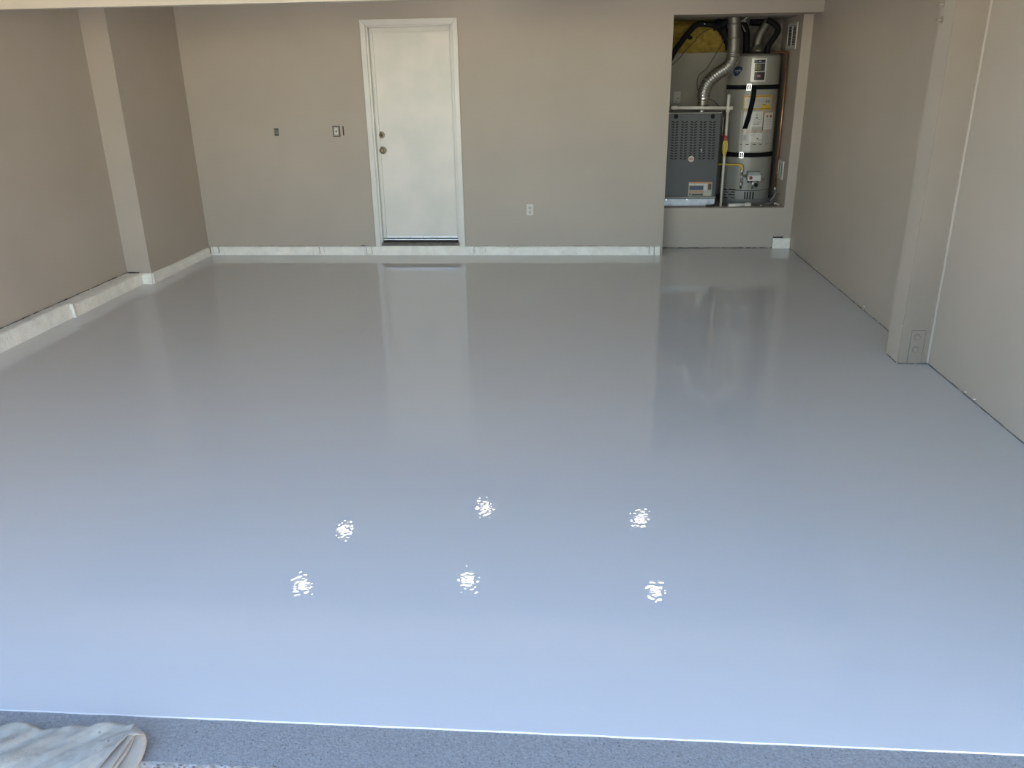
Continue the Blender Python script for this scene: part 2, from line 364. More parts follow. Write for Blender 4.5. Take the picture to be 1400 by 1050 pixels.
# base of the low wall: broken dark line, white block in the corner
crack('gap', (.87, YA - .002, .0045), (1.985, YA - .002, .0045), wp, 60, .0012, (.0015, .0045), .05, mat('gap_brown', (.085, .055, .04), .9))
chips('paint_chip', [Vector((PY(x, y, YA).x, YA - .003, PY(x, y, YA).z)) for x, y in ((919, 335.8), (1024, 337), (1038, 334), (1040, 333.4), (1028, 338), (1050, 334), (991, 337), (1006, 337.6))], wp, WALL2, (.004, .009))
blk = structure(box('trim_2', (1.982, XR, YA - .018, YA + .02, 0, .104), CURB, bevel=.003), 'white painted concrete block in the right rear corner', 'block')
box('hole', (1.984, 2.085, YA - .003, YA + .01, .104, .117), CRACK, blk)
crack('seam', (1.980, YA - .016, .006), (1.980, YA - .016, .110), blk, 5, 0, (.0012, .002), 0)
# right wall base line
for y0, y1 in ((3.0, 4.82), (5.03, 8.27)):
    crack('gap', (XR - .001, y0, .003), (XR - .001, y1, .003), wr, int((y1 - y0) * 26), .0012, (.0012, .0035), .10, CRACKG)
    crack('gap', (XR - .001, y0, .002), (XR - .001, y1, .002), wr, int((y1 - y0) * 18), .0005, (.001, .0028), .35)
chips('paint_chip', [Vector((XR - .005, PZ(x, y).y, PX(x, y, XR).z + .006)) for x, y in ((1116, 368), (1119, 370.5), (1138, 386), (1140, 388), (1181, 424), (1188, 425), (1326, 541), (1338, 551), (1084, 344))], wr, CURB, (.004, .008))

# ------------------------------------------------------------------ post on the right wall
ps = structure(box('support_post', (1.972, XR, 4.83, 5.02, 0, 2.60), WALL, bevel=.002), 'boxed post against the right wall with painted anchor plate', 'post')
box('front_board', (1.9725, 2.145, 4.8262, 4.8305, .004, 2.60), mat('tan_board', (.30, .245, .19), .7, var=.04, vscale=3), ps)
box('corner_bead', (2.1425, XR, 4.817, 4.832, .01, 2.60), WALL, ps, .004)
b0 = PY(1239.2, 497.5, 4.83); b1 = PY(1257.7, 497.5, 4.83); t0 = PY(1246, 451.5, 4.83)
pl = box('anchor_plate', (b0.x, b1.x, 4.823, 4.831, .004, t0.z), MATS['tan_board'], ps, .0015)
for (x0, x1, z0, z1) in ((b0.x - .002, b0.x, .004, t0.z), (b1.x, b1.x + .002, .004, t0.z), (b0.x, b1.x, t0.z, t0.z + .003)):
    box('seam', (x0, x1, 4.8232, 4.831, z0, z1), CRACKG, ps)
for px_, py_ in ((1254, 461), (1251.4, 477.7)):
    c = PY(px_, py_, 4.823)
    lathe_o('washer', c, (0, -1, 0), [(0, .0195), (.0012, .0195)], CRACKG, ps)
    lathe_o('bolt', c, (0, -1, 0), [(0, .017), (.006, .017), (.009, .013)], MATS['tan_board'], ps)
chips('nail_hole', [PY(x, y, 4.829) for x, y in ((1306, 29), (1321, 58.5), (1306, 58.5), (1338, 60), (1330, 85), (1302, 104), (1307, 102.5), (1324, 113), (1297, 138), (1272, 234), (1284, 229), (1306, 228), (1252, 363), (1276, 364))], ps, CRACKG, (.002, .003))
chips('nail_hole', [PY(x, y, 4.829) for x, y in ((1234, 446), (1238, 481), (1265, 486))], ps, WALL2, (.004, .006))
bz = PY(1292, 190.5, 4.83).z
crack('seam', (1.975, 4.829, bz), (2.08, 4.829, bz), ps, 12, .0004, (.0005, .001), 0, CRACKG)
crack('gap', (1.975, 4.828, .003), (2.15, 4.828, .003), ps, 14, .001, (.002, .004), .1)
crack('gap', (1.972, 4.84, .003), (1.972, 5.015, .003), ps, 10, .001, (.0015, .003), .1)
for px_, py_ in ((1291.5, 5.5), (1288, 27)):
    c = PX(px_, py_, 1.972)
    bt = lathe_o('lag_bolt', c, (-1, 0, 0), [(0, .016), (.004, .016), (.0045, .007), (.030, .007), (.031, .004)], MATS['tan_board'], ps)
    lathe_o('washer', c, (-1, 0, 0), [(-.002, .019), (.003, .019)], METALG, ps)

# ------------------------------------------------------------------ door
structure(box('door_light_block', (DL - .15, DR + .15, 8.11, 8.16, 0, 2.4), STUCCO), 'unseen backing added behind the door to stop sky light', 'wall')  # added backing, blocks sky light leaking in around the door slab
dr = thing('door_1', 'plain white flush door with brass deadbolt in a white casing', 'door', (-1.537, YB, 0), kind='structure')
OL, OR_, OT, OB = -1.9886, -1.0866, 2.168, .068
yc = YB - .018
def mitre(name, pts):
    bm = bmesh.new(); prism(bm, [Vector((x, yc, z)) for x, z in pts], Vector((0, .019, 0))); return link(name, bm, TRIM, dr, bevel=.004)
mitre('casing_side', [(OL, OB), (DL - .004, OB), (DL - .004, DT), (OL, OT)])
mitre('casing_side', [(DR + .004, OB - .012), (OR_, OB - .012), (OR_, OT), (DR + .004, DT)])
mitre('casing_head', [(OL, OT), (DL - .004, DT), (DR + .004, DT), (OR_, OT)])
box('jamb', (DL - .02, DL + .014, YB, 8.10, .075, DT + .008), TRIM, dr, .002)
box('jamb', (DR - .014, DR + .02, YB, 8.10, .075, DT + .008), TRIM, dr, .002)
box('head_jamb', (DL, DR, YB, 8.10, DT - .014, DT + .008), TRIM, dr, .002)
YD = YB + .062
slab = box('slab', (DL + .015, DR - .015, YD, YD + .044, .160, DT - .015), DOORM, dr, .002)
box('door_stop', (DL + .0145, DL + .046, YD - .012, YD - .0005, .152, DT - .014), TRIM, dr, .002)
box('door_stop', (DR - .030, DR - .0145, YD - .012, YD - .0005, .152, DT - .014), TRIM, dr, .002)
box('door_stop', (DL + .046, DR - .030, YD - .012, YD - .0005, DT - .052, DT - .014), TRIM, dr, .002)
sw = box('door_sweep', (DL + .047, DR - .031, YD - .007, YD, .158, .172), mat('sweep_aluminium', (.86, .86, .86), .3, .3), dr, .0015)
for x in (545, 561, 579, 598, 616): 
    c = PY(x, 326.5, YD - .007); lathe_o('screw', (c.x, YD - .007, .165), (0, -1, 0), [(0, .0035), (.0015, .003)], CRACKG, sw, 10)
box('weather_strip', (DL + .014, DR - .014, YD - .012, YD + .03, .150, .158), BLACK, dr)
box('threshold', (DL + .012, DR - .012, YD - .030, YD + .05, .138, .150), mat('threshold_aluminium', (.88, .88, .87), .22, .5), dr, .004)
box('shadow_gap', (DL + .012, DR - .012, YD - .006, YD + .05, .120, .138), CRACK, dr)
box('wooden_sill', (DL + .004, DR - .004, YB - .012, YD + .05, .090, .120), mat('sill_brown', (.14, .115, .10), .7, var=.2, vscale=20), dr, .002)
box('sill_paint', (DL - .0, DR + .0, YB - .012, YD, .068, .090), CURB, dr, .002)
c = PY(521.5, 184.5, YD)
db = lathe_o('deadbolt', c, (0, -1, 0), [(0, .033), (.004, .033), (.010, .030), (.011, .022), (.014, .021), (.015, .012)], BRASS, dr)
box('thumb_turn', (c.x - .009, c.x + .004, YD - .030, YD - .013, c.z - .011, c.z + .009), BRASSD, db, .003)
lathe_o('turn_ring', Vector((c.x, YD - .0135, c.z)), (0, -1, 0), [(0, .018), (.0015, .0175)], BRASSD, db)
c = PY(523.5, 205.5, YD)
kb = lathe_o('doorknob', c, (0, -1, 0), [(0, .036), (.004, .036), (.009, .031), (.012, .014), (.030, .012), (.036, .020), (.046, .0235), (.054, .019), (.057, .008)], BRASS, dr)

# ------------------------------------------------------------------ electrical boxes and outlet on the back wall
e1 = thing('wall_box', 'small open electrical box without cover on the back wall', 'electrical box', PY(378, 180, YB))
rect('box_opening', 374.6, 175.4, 381.3, 185.6, YB, BOXM, e1, .0015)
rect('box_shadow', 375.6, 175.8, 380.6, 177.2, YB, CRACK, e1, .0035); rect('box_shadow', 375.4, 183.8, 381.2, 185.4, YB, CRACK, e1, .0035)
rect('mud_ring', 374.3, 176, 375.2, 185, YB, METALG, e1, .004)
e2 = thing('wall_switch', 'uncovered switch in an electrical box beside the door', 'light switch', PY(461, 180, YB))
rect('box_opening', 455.0, 172.0, 465.0, 186.8, YB, CRACK, e2, .0012)
yk = rect('yoke', 456.2, 173.3, 463.4, 185.6, YB, METALG, e2, .006, .0, .001)
rect('switch_body', 457.8, 175.5, 462.0, 183.5, YB - .006, PLASTIC, e2, .008, 0, .001)
rect('toggle', 459.0, 178.2, 460.8, 181.2, YB - .014, BOXM, e2, .010, 0)
rect('gap', 468.6, 172.2, 470.2, 185.2, YB, CRACK, e2, .0015); rect('box_edge', 466.2, 172.8, 466.8, 186, YB, METALG, e2, .003)
ol = thing('power_outlet', 'ivory duplex power outlet low on the back wall right of the door', 'outlet', PY(724.5, 287, YB))
rect('cover_plate', 719.9, 279.2, 729.0, 294.2, YB, PLASTIC, ol, .006, 0, .002)
for yy in (284.3, 290.2):
    rect('receptacle', 722.2, yy - 2.4, 726.8, yy + 2.4, YB - .006, PLASTIC, ol, .002, 0, .001)
    for dx in (-1.3, 1.3): rect('slot', 724.4 + dx - .3, yy - 1.7, 724.4 + dx + .3, yy - .1, YB - .008, SLOT, ol, .001, 0)
    rect('ground_hole', 723.8, yy + .3, 725.1, yy + 1.7, YB - .008, SLOT, ol, .001, 0)
chips('nail_hole', [PY(x, y, YB - .001) for x, y in ((704.7, 301), (374, 330.5))], wb, CRACKG, (.003, .004))

# ------------------------------------------------------------------ furnace
YN = 8.43; FZ = .405
fu = thing('furnace', 'dark grey upright gas furnace with slotted front panel in the closet', 'furnace', (1.14, 8.7, FZ))
FXL, FXR = .905, 1.412
zt = PY(945, 154.5, YN).z; zb = PY(945, 271.5, YN).z
box('cabinet', (FXL, FXR, YN + .012, 8.95, zb, zt - .004), FURN, fu, .004)
box('front_panel', (FXL, FXR - .004, YN, YN + .014, zb + .022, zt - .006), FURN, fu, .003)
box('top_flange', (FXL - .005, FXR + .006, YN - .004, 8.95, zt - .006, zt + .006), FURNT, fu, .002)
box('bottom_rail', (FXL, FXR, YN - .002, YN + .014, zb, zb + .020), FURNT, fu, .002)
pn = box('return_plenum', (FXL - .01, FXR - .008, YN - .006, 8.94, FZ, zb - .002), GALV, fu, .002)
for x, y in ((911, 272.5), (939, 272.5)): rect('clip', x - .7, y - .5, x + .7, y + 1.5, YN - .006, STEEL, pn, .003, 0)
for x, y in ((924.2, 159.2), (974.5, 159.2)):
    c = PY(x, y, YN); lathe_o('knockout', c, (0, -1, 0), [(0, .021), (.0015, .021), (.003, .017)], BLACK, fu)
# slots: 5 chevron columns of pressed louvres
bm = bmesh.new()
for ci in range(5):
    for ri in range(15):
        for sgn, ox in ((-1, -2.7), (1, 2.7)):
            cx = 923.4 + ci * 12.75 - ri * .17; cy = 166.8 + ri * 3.57 + (0 if ri < 15 else 0)
            c = PY(cx + ox, cy, YN)
            if c.x < FXL + .012: continue
            ux = Vector((.92, 0, .40 * sgn)).normalized(); uz = Vector((-ux.z, 0, ux.x))
            hl, hw = .0138, .0056
            prism(bm, [c + ux * hl + uz * hw * .7, c - ux * hl + uz * hw, c - ux * hl - uz * hw, c + ux * hl - uz * hw * .7], Vector((0, -.0015, 0)))
lv = link('louvre_slots', bm, SLOT, fu); lv['kind'] = 'stuff'
c = PY(945, 217.3, YN)
bd = lathe_o('badge', c, (0, -1, 0), [(0, .029), (.003, .029)], mat('badge_white', (.52, .45, .41), .4), fu)
for i in range(-2, 3): rect('badge_letter', 945 + i * 1.15 - .4, 216.2, 945 + i * 1.15 + .35, 218.8, YN - .003, mat('badge_red', (.30, .075, .05), .5), bd, .001, 0)
lb = rect('rating_label', 941.2, 249.0, 973.3, 268.2, YN, mat('label_beige', (.42, .37, .29), .4), fu, .001, 0)
for (x0, y0, x1, y1, mt) in ((943, 248.8, 973.2, 250.4, ORANGE), (942.5, 251, 949, 253, PAPER), (950.5, 251, 961, 253, PAPER), (942.6, 254, 961.5, 260, BLUE), (942.3, 261.3, 961.3, 263.2, ORANGE), (961.8, 251, 967, 254, PAPER),
                             (962.2, 254.5, 966.8, 260.5, PAPER), (968, 251.2, 972.4, 259.5, mat('label_brown', (.10, .06, .045), .5)), (962, 261.5, 971.5, 267.2, mat('label_pale', (.45, .44, .37), .5)), (945.5, 264.8, 961, 267.4, INK), (942.2, 264.3, 944.2, 267, INKK)):
    rect('print', x0, y0, x1, y1, YN - .001, mt, lb, .0008, 0)
rect('panel_sticker', 958.2, 203.6, 959.2, 207.8, YN, PAPER, fu, .001, 0)

# flexible flue duct of the furnace
duct = thing('flue_duct', 'shiny ribbed aluminium flue duct bending up from the furnace', 'duct', PY(960, 153, 8.50))
YDU = 8.50
low_pts = [Vector((PY(959.5, 154, YDU).x, YDU, zt + .007)), PY(961, 140, YDU), PY(963, 124, YDU), PY(969, 112, YDU), PY(980, 101.5, YDU), PY(992, 93.5, YDU), PY(1000, 85, YDU), PY(1003, 74, YDU)]
tube_o('flexible_duct', low_pts, lambda s, i: .060 + (.0045 if i % 4 < 2 else -.0025) - (.006 if s < .12 else 0), ALU, duct, n=16, seg=18)
up_pts = [PY(1002.5, 78, YDU), PY(1003.5, 62, YDU), PY(1004, 48, YDU), PY(1004.2, 30, YDU), PY(1004.4, 22, YDU)]
tube_o('flue_pipe', up_pts, lambda s, i: .060, ALUD, duct, n=3, seg=18)
for y in (72, 52, 33): tube_o('collar', [PY(1003.4, y + 1.0, YDU), PY(1003.5, y - 1.0, YDU)], .064, ALUD, duct, n=0, seg=18)

# ------------------------------------------------------------------ water heater
WX, WY, WR = 1.757, 8.79, .248
wh = thing('water_heater', 'tall grey cylindrical gas water heater with labels and black straps', 'water heater', (WX, WY, FZ))
ztop = 1.812; zseam = PY(1020, 260.5, WY - WR).z
lathe_o('tank_jacket', (WX, WY, 0), (0, 0, 1), [(zseam, WR - .004), (zseam + .004, WR), (ztop - .03, WR), (ztop - .006, WR - .003), (ztop, WR - .012)], TANK, wh, 64)
lathe_o('top_cap', (WX, WY, 0), (0, 0, 1), [(ztop - .004, WR - .01), (ztop + .012, WR - .03), (ztop + .014, WR - .08)], TANKD, wh, 48)
lathe_o('base_skirt', (WX, WY, 0), (0, 0, 1), [(FZ + .03, WR), (zseam - .003, WR), (zseam - .001, WR - .01), (zseam + .002, WR - .01)], TANKD, wh, 64)
lathe_o('seam', (WX, WY, 0), (0, 0, 1), [(zseam - .002, WR - .002), (zseam + .004, WR - .002)], BLACK, wh, 48)
def cyl(x, y, r):
    """pixel -> (angle, z) on the heater cylinder of radius r"""
    d = ray(x, y); ox, oy = CO.x - WX, CO.y - WY
    A = d.x * d.x + d.y * d.y; B = 2 * (ox * d.x + oy * d.y); Cc = ox * ox + oy * oy - r * r
    D = B * B - 4 * A * Cc
    t = (-B - math.sqrt(max(D, 0))) / (2 * A); p = CO + d * t
    return math.atan2(p.y - WY, p.x - WX), p.z
def cpatch(name, x0, y0, x1, y1, material, parent, r=WR + .001, th=.001, n=10, oval=False):
    """curved sheet on the heater over a pixel rectangle"""
    xm, ym = (x0 + x1) / 2, (y0 + y1) / 2
    a0, a1 = cyl(x0, ym, r)[0], cyl(x1, ym, r)[0]; z0, z1 = cyl(xm, y1, r)[1], cyl(xm, y0, r)[1]
    bm = bmesh.new(); fr, bk = [], []
    P = lambda a, z, rr: (WX + rr * math.cos(a), WY + rr * math.sin(a), z)
    if oval:
        ring = []
        for k in range(20):
            t = 2 * math.pi * k / 20; w = 1 + .12 * math.sin(3 * t + .6)
            a = (a0 + a1) / 2 + (a1 - a0) / 2 * math.cos(t) * w; z = (z0 + z1) / 2 + (z1 - z0) / 2 * math.sin(t) * w + .012 * math.cos(t)
            ring.append((a, z))
        f = [bm.verts.new(P(a, z, r + th)) for a, z in ring]; b = [bm.verts.new(P(a, z, r - .001)) for a, z in ring]
        bm.faces.new(f)
        for k in range(20): bm.faces.new((f[k], b[k], b[(k + 1) % 20], f[(k + 1) % 20]))
        return link(name, bm, material, parent, smooth=False)
    rows = []
    for i in range(n + 1):
        a = a0 + (a1 - a0) * i / n
        rows.append([bm.verts.new(P(a, z0, r - .001)), bm.verts.new(P(a, z0, r + th)), bm.verts.new(P(a, z1, r + th)), bm.verts.new(P(a, z1, r - .001))])
    for i in range(n):
        for k in range(3): bm.faces.new((rows[i][k], rows[i + 1][k], rows[i + 1][k + 1], rows[i][k + 1]))
    bm.faces.new(rows[0]); bm.faces.new(list(reversed(rows[-1])))
    return link(name, bm, material, parent)
R1, R2, R3 = WR + .001, WR + .0022, WR + .0032
# energy label
l1 = cpatch('energy_label', 1027.0, 79.6, 1047.6, 111.6, mat('label_gloss_white', (.62, .61, .57), .18), wh, R1)
for (x0, y0, x1, y1, mt) in ((1031.5, 81.6, 1046.6, 86.0, INKK), (1032, 86.6, 1045.8, 97.0, INK), (1031.8, 88.0, 1040.5, 95.6, OLIVE), (1031.2, 98.4, 1045.4, 109.6, INKK), (1035.0, 102.4, 1039.6, 105.4, mat('print_pink', (.35, .16, .15), .4)), (1031, 97.1, 1045.4, 98.2, PAPER2), (1037.5, 83, 1041, 84.6, INKG)):
    cpatch('print', x0, y0, x1, y1, mt, l1, R2, n=4)
l2 = cpatch('badge', 1001.6, 89.0, 1016.0, 104.8, mat('badge_rim', (.36, .36, .36), .4), wh, R1, oval=True)
cpatch('badge_face', 1002.6, 90.2, 1014.8, 103.6, BLUE, l2, R2, oval=True)
cpatch('badge_stripe', 1004.6, 95.6, 1013, 97.6, mat('badge_grey', (.26, .29, .36), .4), l2, R3, n=4)
# warning label (amber) and instruction label
l3 = cpatch('warning_label', 1016.2, 130.4, 1055.0, 150.4, AMBER, wh, R1)
for (x0, y0, x1, y1, mt) in ((1018.0, 133.4, 1053.4, 148.0, PAPER2), (1041.5, 143.0, 1053, 148.0, AMBER), (1018, 131, 1054, 132.2, mat('print_dark_amber', (.25, .14, .02), .4)), (1017, 148.4, 1053, 149.6, mat('print_dark_amber', (.25, .14, .02), .4)),
                             (1022, 135.6, 1040, 138.6, INKG), (1042, 136, 1052, 140.5, INKG), (1047.5, 137.4, 1049, 140.2, INK), (1050.6, 137.2, 1052, 140.2, INK), (1028, 144, 1040, 146.6, INKG), (1042.5, 142.6, 1047, 143.6, INK)):
    cpatch('print', x0, y0, x1, y1, mt, l3, R2, n=5)
l4 = cpatch('instruction_label', 1011.4, 151.4, 1056.6, 207.0, PAPER2, wh, R1)
for (x0, y0, x1, y1, mt) in ((1016.4, 152.4, 1021, 173, PAPER), (1016, 152, 1021.5, 154, ORANGE), (1027, 152.6, 1042.6, 173.6, PAPER), (1044.4, 153.4, 1056, 176.8, PAPER), (1044.4, 152.6, 1056, 154.2, ORANGE),
                             (1043.2, 153, 1043.9, 178, INK), (1034, 156, 1036, 158.6, INKG), (1033, 160.4, 1036.6, 161.6, INK), (1048.2, 157.2, 1049.8, 160.8, mat('print_red', (.28, .05, .03), .4)), (1052.4, 157.2, 1055.2, 160.4, mat('print_red', (.28, .05, .03), .4)),
                             (1029, 163, 1041.5, 163.8, INKG), (1028.6, 165.4, 1041, 166.2, INKG), (1028.6, 167.6, 1041, 168.4, INKG), (1030, 169.6, 1038, 170.4, INK), (1045.6, 163.4, 1055, 164.2, INKG), (1045.6, 166.4, 1055, 167.2, INKG), (1045, 169.8, 1054.6, 170.6, INKG), (1045, 173.2, 1054, 174, INKG),
                             (1013.4, 178.4, 1055.2, 179.2, ORANGE), (1012.6, 180.8, 1055, 181.4, mat('print_red', (.28, .05, .03), .4)), (1024.4, 181.8, 1041.6, 194.4, PAPER), (1026, 184, 1032, 185, INKG), (1034.4, 188.8, 1036.4, 190.4, INK), (1036, 190.6, 1040.6, 192.6, INKG), (1013, 184, 1022, 192, INKG), (1043.4, 184, 1053.4, 192, INKG), (1012, 197.2, 1053.4, 198.0, INK), (1012, 195.4, 1053.4, 195.9, INKG)):
    cpatch('print', x0, y0, x1, y1, mt, l4, R2, n=5)
# straps
for nm, yt, yb_, bx in (('upper', 116.0, 122.4, 1024.2), ('lower', 208.8, 215.2, 1013.6)):
    z1 = cyl(1035 if nm == 'upper' else 1028, yt, WR + .004)[1]; z0 = cyl(1035 if nm == 'upper' else 1028, yb_, WR + .004)[1]
    st = lathe_o('strap', (WX, WY, 0), (0, 0, 1), [(z0, WR + .001), (z0, WR + .0045), (z1, WR + .0045), (z1, WR + .001)], STRAP, wh, 64)
    ang, zz = cyl(bx, (yt + yb_) / 2, WR + .006)
    n_ = Vector((math.cos(ang), math.sin(ang), 0)); tn = Vector((-n_.y, n_.x, 0)); c = Vector((WX, WY, zz)) + n_ * (WR + .008)
    bm = bmesh.new()
    for (u0, u1, w0, w1) in ((-.022, -.016, -.030, .030), (.016, .022, -.030, .030), (-.022, .022, .024, .030), (-.022, .022, -.030, -.024), (-.003, .003, -.026, .026)):
        prism(bm, [c + tn * u0 + Vector((0, 0, w0)), c + tn * u1 + Vector((0, 0, w0)), c + tn * u1 + Vector((0, 0, w1)), c + tn * u0 + Vector((0, 0, w1))], n_ * .004)
    link('buckle', bm, STEEL, st)
    if nm == 'upper':
        bm = bmesh.new(); prev = None
        for i, (x, y) in enumerate(((1030.6, 117), (1030.8, 125), (1029, 137), (1026, 150), (1022.6, 163), (1018.4, 176))):
            w = 3.3
            L_, R_ = [], []
            for xx, o in ((x - w, 0), (x + w, 0)):
                a, z = cyl(xx, y, WR + .010); off = .010 + .012 * math.sin(i / 5 * 3.1)
                L_.append(Vector((WX + (WR + off) * math.cos(a), WY + (WR + off) * math.sin(a), z)))
            r = [bm.verts.new(p) for p in L_]
            if prev: bm.faces.new((prev[0], prev[1], r[1], r[0]))
            prev = r
        o = link('strap_tail', bm, STRAP, st, smooth=True); md = o.modifiers.new('thick', 'SOLIDIFY'); md.thickness = .003
# skirt vents
for (x0, y0, x1, y1) in ((990.0, 258.6, 993.4, 259.8), (996.6, 258.4, 1005.6, 259.8), (990.0, 262.0, 995, 263.2), (999.4, 262.0, 1005.2, 263.2), (989.6, 265.4, 993, 266.6), (995.8, 265.4, 1004.8, 266.8), (989.2, 269, 994.6, 270.2), (998.6, 269.4, 1004.4, 270.6)):
    cpatch('vent_slot', x0, y0, x1, y1, BLACK, wh, WR + .0015, n=3)
for x in (1018.4, 1021.8, 1025.6, 1029.6): cpatch('vent_slot', x - 1.0, 262.2, x + .6, 272.4, BLACK, wh, WR + .0015, n=2)
cpatch('access_door', 1031.6, 261.6, 1036.6, 272.0, TANKD, wh, WR + .003, n=3)
cpatch('rating_plate', 1038.6, 244.0, 1046.8, 254.6, mat('plate_grey', (.29, .275, .25), .4), wh, R1, n=4)
cpatch('plate_print', 1041.8, 244.4, 1045.4, 245.4, INK, wh, R2, n=2); cpatch('plate_print', 1040.6, 247.2, 1045.8, 248.0, mat('print_red', (.28, .05, .03), .4), wh, R2, n=2)
def cpos(x, y, r):
    a_, z_ = cyl(x, y, r); return Vector((WX + r * math.cos(a_), WY + r * math.sin(a_), z_)), Vector((math.cos(a_), math.sin(a_), 0))
# gas control valve
gp, gn = cpos(1028.2, 240.6, WR); gt = Vector((-gn.y, gn.x, 0))
def vbox(name, u0, u1, d0, d1, w0, w1, material, parent, bev=.004):
    bm = bmesh.new(); prism(bm, [gp + gt * u + gn * d0 + Vector((0, 0, w)) for u, w in ((u0, w0), (u1, w0), (u1, w1), (u0, w1))], gn * (d1 - d0)); return link(name, bm, material, parent, bevel=bev)
gv = vbox('gas_valve', -.064, .064, 0, .085, -.032, .052, mat('valve_grey', (.33, .325, .30), .5), wh, .012)
vbox('valve_cover', -.066, .064, .060, .098, -.040, .018, mat('valve_white', (.62, .61, .57), .4), gv, .008)
sgn = 1 if (gp + gt * .04).x < gp.x else -1
lathe_o('control_dial', gp + gt * (.040 * sgn) + gn * .098 + Vector((0, 0, -.006)), gn, [(0, .017), (.010, .016), (.012, .010)], RED, gv)
for u in (-.05, -.02, .045): lathe_o('valve_port', gp + gt * u + gn * .06 + Vector((0, 0, -.035)), (0, 0, -1), [(0, .009), (.02, .009), (.022, .006)], BLACK, gv, 12)
p_, n_ = cpos(1027.4, 248, WR); tube_o('burner_tube', [p_ + n_ * .05, p_ + n_ * .05 - Vector((0, 0, .03)), p_ + n_ * .03 - Vector((0, 0, .07))], .007, STEEL, gv)
p_, n_ = cpos(1033.6, 253.0, WR); lathe_o('sight_glass', p_, n_, [(0, .021), (.004, .021), (.006, .014), (.004, .012)], BLACKG, wh)
# gas line: yellow coated flex and steel drop pipe
gl = wh; _ = ('gas_line', 'yellow gas hose joining a steel drip pipe at the water heater', 'gas line', cpos(1012, 258, WR + .03)[0])
q = [cpos(x, y, WR + .055)[0] for x, y in ((1001, 225), (1007, 225), (1012, 225.6), (1014.8, 228), (1015, 232))]
tube_o('gas_hose', [Vector((1.43, 8.60, q[0].z)), Vector((1.48, 8.58, q[0].z))] + q, .011, YEL, gl)
q = [cpos(x, y, WR + .055)[0] for x, y in ((1014.6, 232), (1013.6, 240), (1012.0, 250), (1010.6, 258))]
tube_o('drip_pipe', [Vector((q[0].x, q[0].y, q[0].z)), Vector((q[0].x, q[0].y, q[3].z))], .010, ALUD, gl, n=0)
for k in (0, 1, 2): lathe_o('pipe_fitting', Vector((q[0].x, q[0].y, q[k].z)), (0, 0, -1), [(0, .015), (.022, .015)], METALG, gl, 8, False)
tube_o('valve_nipple', [Vector((q[0].x, q[0].y, q[1].z)), gp + gt * (.05 * sgn) + gn * .03 - Vector((0, 0, .0))], .011, ALUD, gl, n=0)
# drip pan
lathe_o('drip_pan', (WX, WY, FZ), (0, 0, 1), [(0, .285), (.045, .293), (.050, .293), (.050, .287), (.006, .280), (.006, .02)], mat('pan_grey', (.20, .19, .175), .5, .3, var=.15, vscale=9), None, 56)
tag(bpy.data.objects['drip_pan'], 'shallow grey drip pan under the water heater', 'pan')

# flue and hoses above the heater
YV = 8.86
fv = thing('heater_vent', 'grey vent pipe rising askew from the top of the water heater', 'vent pipe', (WX + .05, YV, 1.82))
tube_o('vent_pipe', [PY(1035.5, 68, YV), PY(1036, 58, YV), PY(1039.5, 47, YV), PY(1046, 36, YV), PY(1052, 28, YV), PY(1055, 24, YV)], lambda s, i: .046 + (.002 if i % 4 == 0 else 0), ALUD, fv, n=6, seg=16)
bm = bmesh.new(); c = PY(1035.5, 72, YV); lathe(bm, (c.x, c.y, ztop + .030), (0, 0, 1), [(0, .085), (.03, .075), (.055, .055), (.075, .048)], 24); link('draft_hood', bm, ALUD, fv, smooth=True)
box('hood_leg', (c.x - .07, c.x - .06, c.y - .01, c.y + .01, ztop + .0145, ztop + .05), ALUD, fv)
tag(tube_o('water_hose', [PY(1020, 72, 8.78), PY(1020.6, 60, 8.78), PY(1020.6, 46, 8.78), PY(1018, 36, 8.78), PY(1012, 30, 8.78)], .034, BLACK, n=6), 'thick straight black insulated pipe behind the flue duct', 'pipe')
tag(tube_o('water_hose', [PY(1048.6, 73, 8.72), PY(1050, 64, 8.72), PY(1056, 55, 8.72), PY(1062, 46, 8.72), PY(1064, 39, 8.72), PY(1060.6, 34, 8.72), PY(1055, 30, 8.72), PY(1049, 27.6, 8.72)], .027, BLACK, n=6), 'black insulated pipe bent like a hook above the water heater', 'pipe')
tag(tube_o('water_hose', [PY(1026, 29.5, 9.02), PY(1034, 30.2, 9.02), PY(1044, 30, 9.02)], .036, BLACK, n=6), 'short horizontal black pipe under the closet ceiling', 'pipe')
rl = thing('refrigerant_line', 'black foam covered line bending along the yellow insulation', 'pipe', PY(915, 85, 8.75))
tube_o('foam_sleeve', [PY(911, 92, 8.62), PY(921, 72, 8.64), PY(931, 58, 8.66), PY(942, 44, 8.66), PY(950, 35.4, 8.66), PY(958, 32.6, 8.66), PY(970, 33.4, 8.66), PY(978, 34.4, 8.66)], .027, BLACK, rl, n=6)
tube_o('foam_end', [PY(940, 50, 8.66), PY(944.4, 52, 8.63)], .018, BLACK, rl, n=0)
lathe_o('shiny_tie', PY(963.6, 32.6, 8.632), (0, -1, 0), [(0, .006), (.004, .005)], STEEL, rl, 10)
bw = thing('black_wrap', 'crumpled black wrapped bundle of pipes beside the flue duct', 'pipe wrap', PY(990, 40, 8.84))
tube_o('wrapped_bundle', [PY(978, 33, 8.78), PY(985, 36, 8.78), PY(991, 46, 8.78), PY(995, 58, 8.78), PY(996, 68, 8.78)], lambda s, i: .056 - .0014 * i + .005 * math.sin(i * 2.3), BLACK, bw, n=5)
tube_o('wrapped_branch', [PY(985, 36, 8.76), PY(994, 31, 8.72), PY(1004, 28.4, 8.70), PY(1012, 27, 8.69)], lambda s, i: .034 + .004 * math.sin(i * 1.9), BLACK, bw, n=5)
